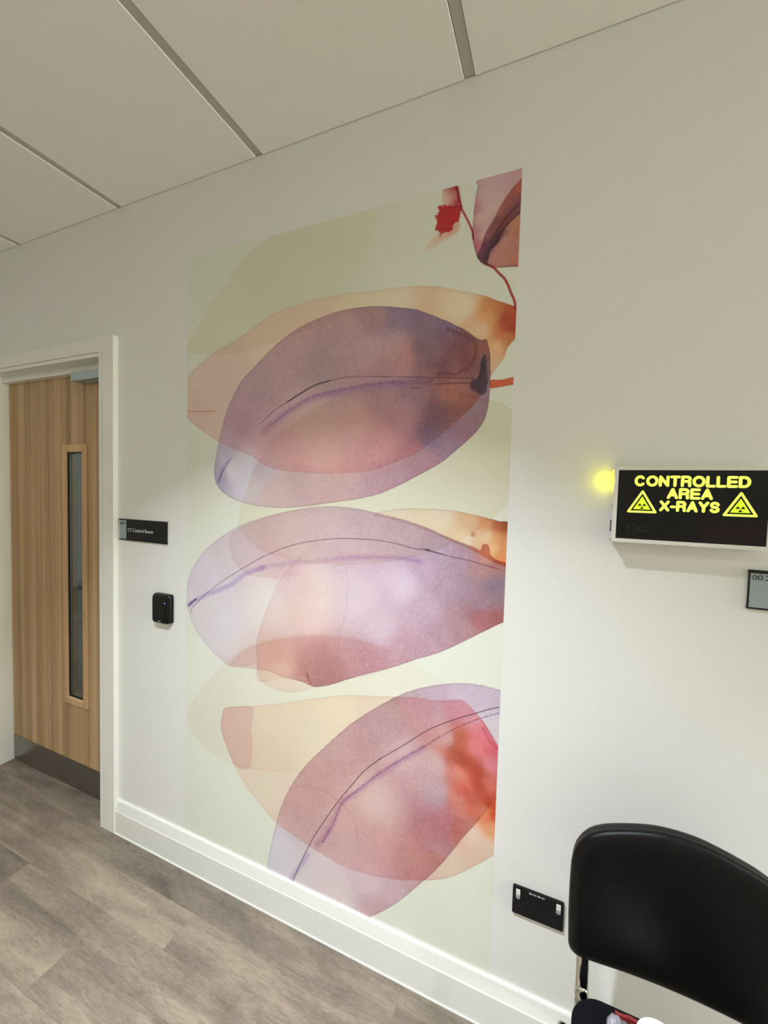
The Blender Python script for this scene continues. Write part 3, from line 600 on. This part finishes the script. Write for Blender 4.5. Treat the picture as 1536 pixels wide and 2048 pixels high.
# ---------------------------------------------------------------- illuminated warning sign
t = thing('warning_sign', 'illuminated black warning box with glowing yellow CONTROLLED AREA X-RAYS lettering', 'sign', (.263, 0, 1.49))
sx0, sx1, sz0, sz1, sy = .1215, .4075, 1.4030, 1.5775, -.060
P_('sign_case', B(sx0+.004, sx1, sy+.006, 0, sz0, sz1), M['signcase'], t, bevel=.0012)
bm = bmesh.new()   # front bezel ring
for a in ((sx0, sx0+.0075, sz0, sz1), (sx1-.0045, sx1, sz0, sz1), (sx0+.0075, sx1-.0045, sz0, sz0+.0085), (sx0+.0075, sx1-.0045, sz1-.0080, sz1)):
    box(bm, a[0], a[1], sy, sy+.006, a[2], a[3])
P_('bezel', bm, M['signcase'], t)
P_('display_window', B(sx0+.0075, sx1-.0045, sy+.0012, sy+.006, sz0+.0085, sz1-.0080), M['blackgloss'], t)
P_('unlit_window', B(.285, sx1-.009, sy+.0009, sy+.0013, sz0+.012, 1.4640), M['unlitred'], t)
P_('side_cover', B(sx0-.0005, sx0+.004, sy+.007, -.001, sz0+.004, sz1-.003), M['acrylic'], t, bevel=.0012)
P_('side_lamp_window', B(sx0-.0012, sx0, -.050, -.020, 1.522, 1.572), M['amber'], t, bevel=.0005)
P_('side_slot', B(sx0-.0010, sx0, -.040, -.024, 1.425, 1.452), M['gasket'], t)
bm = bmesh.new(); bmesh.ops.create_cone(bm, cap_ends=True, segments=14, radius1=.0026, radius2=.0022, depth=.002, matrix=Matrix.Translation((sx0-.001, -.036, 1.487)) @ Matrix.Rotation(PI/2, 4, 'Y'))
P_('side_screw', bm, M['chrome'], t)

def stroke(bm, pts, w, y0, y1, closed=False, n=8):
    """round-ended flat stroke in XZ"""
    r = w/2
    L = list(zip(pts, pts[1:])) + ([(pts[-1], pts[0])] if closed else [])
    for (ax, az), (bx, bz) in L:
        d = math.hypot(bx-ax, bz-az)
        if d < 1e-7: continue
        th = math.atan2(bz-az, bx-ax); out = []
        for c, a0 in (((bx, bz), -PI/2), ((ax, az), PI/2)):
            for i in range(n+1):
                a = th+a0+PI*i/n; out.append((c[0]+r*math.cos(a), c[1]+r*math.sin(a)))
        prism_y(bm, out, y0, y1)
def arc(cx, cz, rx, rz, a0, a1, n=12):
    return [(cx+rx*math.cos(math.radians(a0+(a1-a0)*i/n)), cz+rz*math.sin(math.radians(a0+(a1-a0)*i/n))) for i in range(n+1)]
GL = {  # unit box, strokes
 'C': [arc(.5, .5, .5, .5, 42, 318, 18)], 'O': [arc(.5, .5, .5, .5, 0, 360, 24)],
 'N': [[(0, 0), (0, 1), (1, 0), (1, 1)]], 'T': [[(0, 1), (1, 1)], [(.5, 1), (.5, 0)]],
 'R': [[(0, 0), (0, 1)], [(0, 1), (.62, 1)]+arc(.62, .75, .34, .25, 90, -90, 8)+[(0, .5)], [(.6, .5)]+arc(.68, .3, .24, .2, 90, 10, 5)+[(.95, 0)]],
 'L': [[(0, 1), (0, 0), (1, 0)]], 'E': [[(1, 1), (0, 1), (0, 0), (1, 0)], [(0, .5), (.93, .5)]],
 'D': [[(0, 0), (0, 1), (.45, 1)]+arc(.45, .5, .55, .5, 90, -90, 12)+[(0, 0)]],
 'A': [[(0, 0), (.5, 1), (1, 0)], [(.2, .32), (.8, .32)]], 'X': [[(0, 0), (1, 1)], [(0, 1), (1, 0)]],
 '-': [[(0, .42), (1, .42)]], 'Y': [[(0, 1), (.5, .46), (1, 1)], [(.5, .46), (.5, 0)]],
 'S': [[(.93, .80)]+arc(.5, .76, .43, .24, 20, 180, 8)+arc(.5, .76, .43, .25, 180, 250, 4)+arc(.5, .24, .46, .26, 70, 0, 4)+arc(.5, .25, .46, .25, 0, -165, 10)],
}
WD = {'C': .95, 'O': 1.05, 'N': .82, 'T': .82, 'R': .84, 'L': .68, 'E': .78, 'D': .88, 'A': .92, 'X': .86, '-': .34, 'Y': .86, 'S': .82}
def word(bm, s, x0, x1, z0, z1, w, y0, y1):
    h = z1-z0-w
    gap = .40; tot = sum(WD[c] for c in s)+gap*(len(s)-1)
    u = (x1-x0-w)/tot; x = x0+w/2
    for c in s:
        for st in GL[c]:
            stroke(bm, [(x+px*WD[c]*u, z0+w/2+pz*h) for px, pz in st], w, y0, y1, n=5)
        x += (WD[c]+gap)*u
yl0, yl1 = sy+.0003, sy+.0014
for nm, s, a in (('lettering_controlled', 'CONTROLLED', (.1615, .3715, 1.5325, 1.5575)), ('lettering_area', 'AREA', (.2250, .3085, 1.5055, 1.5300)), ('lettering_xrays', 'X-RAYS', (.2120, .3220, 1.4775, 1.5020))):
    bm = bmesh.new(); word(bm, s, *a, .0058, yl0, yl1); P_(nm, bm, M['lit'], t)
def tri(cx, cz, w, h):
    """warning triangle: lit border, lit field with the dark trefoil left out on top"""
    tg = bpy.data.objects.new('radiation_symbol', None)
    a = [(cx-w/2+.003, cz-h/2+.003), (cx+w/2-.003, cz-h/2+.003), (cx, cz+h/2-.004)]
    bm = bmesh.new(); stroke(bm, a, .0046, yl0, yl1, closed=True)
    o = P_('triangle_border', bm, M['lit'], t)
    k = .64; g = (cx, cz-h/6+.0005)
    b = [(g[0]+(x-g[0])*k, g[1]+(z-g[1])*k) for x, z in a]
    bm = bmesh.new(); prism_y(bm, b, yl0+.0001, yl1); keep(obj('triangle_field', bm, M['litfill']), t)
    bm = bmesh.new(); c = (cx, cz-.0105)
    for ang in (90+60, 90-60, 270):
        prism_y(bm, [(c[0]+.0026*math.cos(math.radians(ang+d)), c[1]+.0026*math.sin(math.radians(ang+d))) for d in (28, -28)] + [(c[0]+.0078*math.cos(math.radians(ang+d)), c[1]+.0066*math.sin(math.radians(ang+d))) for d in (-28, -10, 10, 28)], yl0-.0003, yl0+.0005)
    prism_y(bm, [(c[0]+.0011*math.cos(q_), c[1]+.0011*math.sin(q_)) for q_ in [i*PI/4 for i in range(8)]], yl0-.0003, yl0+.0005)
    keep(obj('trefoil', bm, M['black']), t)
tri(.1785, 1.4985, .0590, .0535); tri(.3565, 1.4985, .0600, .0540)
text('unlit_lettering', 'DO', .025, .150, sy+.0010, 1.4285, M['sleep'], t, sx=1.15, bold=.0006, depth=.0002)

# ---------------------------------------------------------------- number plate 00.23
t = thing('number_plate', 'grey number plate reading 00.23 below the glowing warning sign', 'sign', (.47, 0, 1.31))
px0, px1, pz0, pz1 = .3975, .560, 1.2690, 1.3540
P_('sign_board', B(px0, px1, -.0055, 0, pz0, pz1), M['black'], t, bevel=.0005)
for a, b in ((pz1-.0060, pz1+.0006), (pz0-.0006, pz0+.0030)): P_('sign_rail', B(px0-.0006, px1, -.0068, 0, a, b), M['black'], t)
P_('number_panel', B(px0+.0022, px1-.06, -.0062, -.005, pz0+.0032, pz1-.0062), M['panelgrey'], t)
text('number_lettering', '00.23', .0155, px0+.0050, -.0064, pz1-.0205, M['txtblack'], t, sx=1.22)

# ---------------------------------------------------------------- double power socket
t = thing('power_socket', 'black double wall socket with white rocker switches above the skirting', 'socket', (0, 0, .4))
bm = bmesh.new(); prism_y(bm, rrect(-.0655, .0635, .3605, .4380, .004), -.0085, -.001)
P_('face_plate', bm, M['blackgloss'], t, bevel=.0012)
bm = bmesh.new(); prism_y(bm, rrect(-.0640, .0630, .3612, .4370, .003), -.0035, 0)
P_('back_box', bm, mat('socket_back_grey', (.24, .24, .25), .5), t)
for x in (-.0515, .0500):
    r = P_('rocker_switch', B(x-.0055, x+.0055, -.0108, -.008, .4090, .4320), M['rocker'], t, bevel=.001)
    r['label'] = 'white rocker switch'
    r2 = keep(obj('rocker_lower_half', B(x-.0052, x+.0052, -.0124, -.0105, .4085, .4190), M['panelgrey'], bevel=.0006), t)
    bm = bmesh.new(); bmesh.ops.create_cone(bm, cap_ends=True, segments=10, radius1=.0015, radius2=.0012, depth=.0012, matrix=Matrix.Translation((x, -.0090, .4035)) @ Matrix.Rotation(PI/2, 4, 'X'))
    P_('neon_indicator', bm, M['panelgrey'], t)
for cx in (-.028, .028):
    P_('pin_hole', B(cx-.0022, cx+.0022, -.0088, -.0075, .4015, .4095), M['gasket'], t)
    for dx in (-.011, .011): P_('pin_hole', B(cx+dx-.0038, cx+dx+.0038, -.0088, -.0075, .3800, .3845), M['gasket'], t)
text('circuit_lettering', 'DB-A-01-08-10L1', .0066, -.0240, -.0088, .4300, M['txtwhite'], t, sx=.86)

# ---------------------------------------------------------------- chair
CX, BY = .2505, -.190
t = thing('stacking_chair', 'black padded chair with chrome tube frame standing against the wall', 'chair', (CX, -.40, 0))
half = [(.0, .8460), (.035, .8440), (.072, .8360), (.1120, .8240), (.1370, .8140), (.1600, .7990), (.1790, .7730), (.1880, .7400), (.1900, .6900), (.1895, .6200), (.1870, .5450), (.1850, .5220), (.1760, .5080), (.1600, .5020), (.1300, .4995), (.0700, .4990), (0, .4990)]
hp = catmull(half, 6)
outline = [(CX-x, z) for x, z in hp] + [(CX+x, z) for x, z in hp[::-1][1:-1]]
cxz = (CX, .672)
def cushion(bm, prof, curve=.45, n_in=7):
    """closed rings of the outline shrunk by inset; prof = [(inset, y)]; backrest bows in plan"""
    rings = []
    for ins, y in prof:
        ring_ = []
        for x, z in outline:
            dx, dz = x-cxz[0], z-cxz[1]; l = math.hypot(dx, dz)
            k = max(0., 1-ins/l) if ins < 1 else 0
            xx, zz = cxz[0]+dx*(k if ins < .5 else 0), cxz[1]+dz*(k if ins < .5 else 0)
            ring_.append(bm.verts.new((xx, y-curve*((xx-CX)**2-.012) - .10*(zz-.62), zz)))
        rings.append(ring_)
    for a, b in zip(rings, rings[1:]):
        n = len(a)
        for i in range(n): bm.faces.new((a[i], a[(i+1) % n], b[(i+1) % n], b[i]))
    for r_ in (rings[0], rings[-1]):
        bm.faces.new(r_)
    return bm
bk = .0
P_('back_shell', cushion(bmesh.new(), [(.012, BY+.030), (.006, BY+.028), (.003, BY+.022), (.003, BY+.012), (.0045, BY+.0085), (.009, BY+.008)]), M['black'], t, smooth=True)
P_('back_cushion', cushion(bmesh.new(), [(.008, BY+.012), (.0020, BY+.010), (.0, BY+.004), (.0008, BY-.002), (.0040, BY-.0065), (.0110, BY-.0100), (.024, BY-.0122), (.040, BY-.0130), (.070, BY-.0140), (.12, BY-.0145)]), M['vinyl'], t, smooth=True)
# seat pad
bm = bmesh.new()
sx_0, sx_1, sy_0, sy_1 = CX-.178, CX+.178, -.640, -.205
def seat_ring(ins, z, r):
    return [bm.verts.new((x, y, z)) for x, y in rrect(sx_0+ins, sx_1-ins, sy_0+ins, sy_1-ins, r, 8)]
rs_ = [seat_ring(.012, .408, .05), seat_ring(.002, .412, .055), seat_ring(0, .422, .056), seat_ring(0, .438, .056), seat_ring(.004, .447, .054), seat_ring(.012, .4525, .05), seat_ring(.030, .4560, .04), seat_ring(.08, .4580, .02)]
for a, b in zip(rs_, rs_[1:]):
    for i in range(len(a)): bm.faces.new((a[i], a[(i+1) % len(a)], b[(i+1) % len(a)], b[i]))
bm.faces.new(rs_[0][::-1]); bm.faces.new(rs_[-1])
P_('seat', bm, M['fabric'], t, smooth=True)
# chrome frame: two rear uprights running into rear legs, front legs, side rails
for s in (-1, 1):
    ux = CX+s*.1555
    path = catmull([(ux, -.158, .70), (ux, -.168, .60), (ux, -.181, .52), (ux, -.190, .46), (ux, -.192, .41)], 6)
    P_('back_upright', tube(bmesh.new(), path, .0128, .0075, 18), M['chrome'], t, smooth=True)
    bm = bmesh.new(); bmesh.ops.create_uvsphere(bm, u_segments=16, v_segments=10, radius=.0150, matrix=Matrix.Translation((ux, -.193, .428)) @ Matrix.Diagonal((1, .9, 1.3, 1)))
    P_('upright_socket', bm, M['chrome'], t, smooth=True)
    lx = CX+s*.165
    P_('leg', tube(bmesh.new(), [(ux, -.192, .425), (ux, -.185, .36), (CX+s*.168, -.120, .10), (CX+s*.170, -.095, .006)], .0125, .008, 14), M['chrome'], t, smooth=True)
    P_('leg', tube(bmesh.new(), catmull([(lx, -.60, .397), (lx, -.655, .385), (lx+s*.002, -.672, .34), (CX+s*.172, -.690, .006)], 5), .0125, .008, 14), M['chrome'], t, smooth=True)
    P_('side_rail', tube(bmesh.new(), [(ux, -.195, .400), (lx, -.60, .397)], .0125, .008, 14), M['chrome'], t, smooth=True)
    for yy in (-.095, -.690):
        bm = bmesh.new(); lathe(bm, [(.001, 0), (.015, 0), (.0155, .004), (.015, .018), (.001, .018)], (CX+s*(.170 if yy > -.5 else .172), yy, 0), 18)
        P_('foot_cap', bm, M['black'], t, smooth=True)
# link bracket on the left rail
bm = bmesh.new(); tube(bm, catmull([(CX-.165, -.312, .402), (CX-.190, -.312, .416), (CX-.2005, -.302, .419), (CX-.2020, -.285, .4195), (CX-.2005, -.266, .419), (CX-.192, -.2585, .417), (CX-.165, -.2585, .402)], 5), .0040, .0040, 10)
lb = P_('link_bracket', bm, M['chrome'], t, smooth=True)
P_('bracket_plug', B(CX-.1950, CX-.178, -.308, -.263, .406, .4215), M['black'], t, bevel=.002)

# ---------------------------------------------------------------- things on the seat
t = thing('snack_packet', 'crumpled silver-grey packet with a red seam on the chair seat', 'packet', (.160, -.300, .457))
bm = bmesh.new(); nu, nv = 22, 22; top = []; rr_ = random.Random(3)
def pk(u, v):
    """pillow packet, crumpled"""
    cu, cvv = 2*u-1, 2*v-1
    k = 1-.10*(cu*cvv)**2-.16*max(0, -cu*cvv)*(cu < 0)
    x = .1585+.0310*cu*k; y = -.3005+.0495*cvv*k
    ex = 1-abs(cu)**6; ey = 1-abs(cvv)**8
    h = .0240*max(ex*ey, 0)**.18
    h *= 1+.13*math.sin(9*u+5*v)+.10*math.sin(17*v-6*u)+.06*math.sin(31*u+13*v)
    return x+.0018*math.sin(11*v), y+.0015*math.sin(9*u), h
g_top = [[None]*(nv+1) for _ in range(nu+1)]; g_bot = [[None]*(nv+1) for _ in range(nu+1)]
for i in range(nu+1):
    for j in range(nv+1):
        x, y, h = pk(i/nu, j/nv)
        g_top[i][j] = bm.verts.new((x, y, .4630+h)); g_bot[i][j] = bm.verts.new((x, y, .4588))
for i in range(nu):
    for j in range(nv):
        bm.faces.new((g_top[i][j], g_top[i+1][j], g_top[i+1][j+1], g_top[i][j+1]))
        bm.faces.new((g_bot[i][j], g_bot[i][j+1], g_bot[i+1][j+1], g_bot[i+1][j]))
for i in range(nu):
    for j in (0, nv): bm.faces.new((g_top[i][j], g_top[i+1][j], g_bot[i+1][j], g_bot[i][j]))
for j in range(nv):
    for i in (0, nu): bm.faces.new((g_top[i][j], g_top[i][j+1], g_bot[i][j+1], g_bot[i][j]))
pm = noisy('crinkled_film', (.25, .235, .26), .28, 45, .35, .25, spec=.6)
P_('packet_body', bm, pm, t, smooth=True)
bm = bmesh.new()
for i in range(16):
    u0, u1 = i/16, (i+1)/16
    a = (.1500+.0385*u0, -.2475-.0012*math.sin(7*u0), .4620); b = (.1500+.0385*u1, -.2475-.0012*math.sin(7*u1), .4620)
    vs = []
    for p in (a, b):
        vs.append([bm.verts.new(q_) for q_ in ((p[0], p[1]-.006, p[2]+.015), (p[0], p[1]-.0055, p[2]+.0235), (p[0], p[1]-.001, p[2]+.0250), (p[0], p[1], p[2]+.014))])
    for k in range(4): bm.faces.new((vs[0][k], vs[0][(k+1) % 4], vs[1][(k+1) % 4], vs[1][k]))
    if i == 0: bm.faces.new(vs[0])
    if i == 15: bm.faces.new(vs[1])
bmesh.ops.remove_doubles(bm, verts=bm.verts[:], dist=1e-5)
rd = P_('packet_seam', bm, mat('red_print', (.20, .014, .014), .4), t); rd['label'] = 'red seam strip'

t = thing('paper_bowl', 'white round bowl with pale green tissue on the chair seat', 'bowl', (.2190, -.288, .457))
bm = bmesh.new(); c = (.2190, -.288, .4582)
lathe(bm, [(.001, 0), (.022, 0), (.0280, .022), (.0320, .038), (.0375, .0440), (.0400, .0455), (.0398, .0470), (.0380, .0468), (.0340, .041), (.0275, .026), (.020, .004), (.001, .003)], c, 48)
P_('bowl', bm, M['tubwhite'], t, smooth=True)
bm = bmesh.new(); lathe(bm, [(.001, .0430), (.010, .0445), (.022, .0440), (.0310, .0420), (.0325, .038), (.0275, .028), (.001, .028)], c, 40, wob=lambda a, r: .0016*math.sin(a*2*PI*5+r*300)*(r > .002))
P_('tissue', bm, M['mint'], t, smooth=True)

# ---------------------------------------------------------------- lamps
def downlight(x, y, power, spread=103, size=.06, col=(.94, 1, 1.10)):
    bm = bmesh.new(); lathe(bm, [(.040, .004), (.047, -.001), (.058, -.0035), (.064, -.002), (.065, 0), (.065, .002), (.040, .004)], (x, y, CZ), 36)
    obj('downlight_ring', bm, M['lampbody'], ceil, smooth=True)
    bm = bmesh.new(); lathe(bm, [(.001, -.001), (.041, -.001), (.041, .003), (.001, .003)], (x, y, CZ), 32)
    obj('downlight_lens', bm, M['lens'], ceil)
    l = bpy.data.lights.new('downlight', 'AREA'); l.shape = 'DISK'; l.size = size; l.energy = power; l.color = col
    l.spread = math.radians(spread)
    o = bpy.data.objects.new('downlight_lamp', l); COL.objects.link(o); o.location = (x, y, CZ-.008)
    return o
DL = 38
downlight(-.60, -1.13, DL)
downlight(2.0, -1.13, DL*1.0)  # this and the next: unseen, added along the corridor for ambient light

downlight(-4.6, -1.13, DL*.6)
# unseen glowing squares added further out in the hall for broad fill
def panel(x, y, power):
    obj('fill_panel_frame', B(x-.30, x+.30, y-.30, y+.30, CZ-.012, CZ-.0005), M['lampbody'], ceil, bevel=.002)
    obj('fill_panel_glow', B(x-.28, x+.28, y-.28, y+.28, CZ-.0135, CZ-.012), mat('fill_panel_emitter', (.8, .8, .8), .5, emit=(1, .98, .93), es=2.0), ceil)
    l = bpy.data.lights.new('panel', 'AREA'); l.shape = 'SQUARE'; l.size = .55; l.energy = power; l.color = (.94, 1, .88)
    o = bpy.data.objects.new('fill_panel_lamp', l); COL.objects.link(o); o.location = (x, y, CZ-.016)
PW = 5.3
for x in (-5.0, -2.6, -.2, 2.0, 4.6): panel(x, -2.45, PW)
# amber tell-tale lamp spilling out of the sign's left flank onto the wall
l = bpy.data.lights.new('tell_tale', 'POINT'); l.energy = .035; l.color = (1.0, .93, .0); l.shadow_soft_size = .004
o = bpy.data.objects.new('tell_tale_lamp', l); COL.objects.link(o); o.location = (.1090, -.020, 1.546)
# invented glowing pane and frame at the hall's far end, added as side fill
end_pane = struct(obj('end_fill_pane', B(XR-.012, XR-.004, -2.2, -.35, .9, 2.3), mat('end_fill_glow', (.8, .8, .8), .5, emit=(1, .99, .94), es=3.0)))
bm = bmesh.new()
for a in ((-2.26, -2.2, .84, 2.36), (-.35, -.29, .84, 2.36), (-2.2, -.35, .84, .9), (-2.2, -.35, 2.3, 2.36), (-1.30, -1.25, .9, 2.3)): box(bm, XR-.04, XR-.001, a[0], a[1], a[2], a[3])
obj('end_fill_frame', bm, M['trim'], end_pane)
l = bpy.data.lights.new('end_fill', 'AREA'); l.shape = 'RECTANGLE'; l.size = 1.4; l.size_y = 1.8; l.energy = 130; l.color = (.96, 1, .85); l.spread = math.radians(120)
o = bpy.data.objects.new('end_fill_lamp', l); COL.objects.link(o); o.location = (XR-.05, -1.25, 1.6); o.rotation_euler = (0, PI/2, 0)
# dim light in the control room
l = bpy.data.lights.new('control_room', 'AREA'); l.shape = 'SQUARE'; l.size = .5; l.energy = 16; l.color = (.92, 1, 1)
o = bpy.data.objects.new('control_room_lamp', l); COL.objects.link(o); o.location = (-1.4, 1.3, 2.48)

w = bpy.data.worlds.new('hall_air'); SC.world = w; w.use_nodes = True
w.node_tree.nodes['Background'].inputs[0].default_value = (.9, .95, 1, 1); w.node_tree.nodes['Background'].inputs[1].default_value = .2

# ---------------------------------------------------------------- camera
F_PX = 815.83
cam = bpy.data.cameras.new('camera'); cam.sensor_fit = 'HORIZONTAL'; cam.sensor_width = 36; cam.lens = F_PX*36/1536; cam.clip_start = .02
co_ = bpy.data.objects.new('camera', cam); COL.objects.link(co_)
yaw, pitch, roll = .400124, .045264, .027877
fw = Vector((-math.sin(yaw)*math.cos(pitch), math.cos(yaw)*math.cos(pitch), -math.sin(pitch)))
r0 = Vector((math.cos(yaw), math.sin(yaw), 0)); u0 = r0.cross(fw)
r = r0*math.cos(roll)+u0*math.sin(roll); u = -r0*math.sin(roll)+u0*math.cos(roll)
mw = Matrix((r, u, -fw)).transposed().to_4x4(); mw.translation = (0, CAM_Y, 1.5)
co_.matrix_world = mw; SC.camera = co_

SC.view_settings.view_transform = 'Standard'; SC.view_settings.look = 'None'; SC.view_settings.gamma = 1
SC.view_settings.exposure = 0.0; SC.view_settings.use_curve_mapping = False
SC.cycles.use_denoising = True
SC.cycles.max_bounces = 12; SC.cycles.diffuse_bounces = 8; SC.cycles.glossy_bounces = 5; SC.cycles.transmission_bounces = 8
SC.cycles.caustics_reflective = False; SC.cycles.caustics_refractive = False
SC.cycles.sample_clamp_indirect = 6
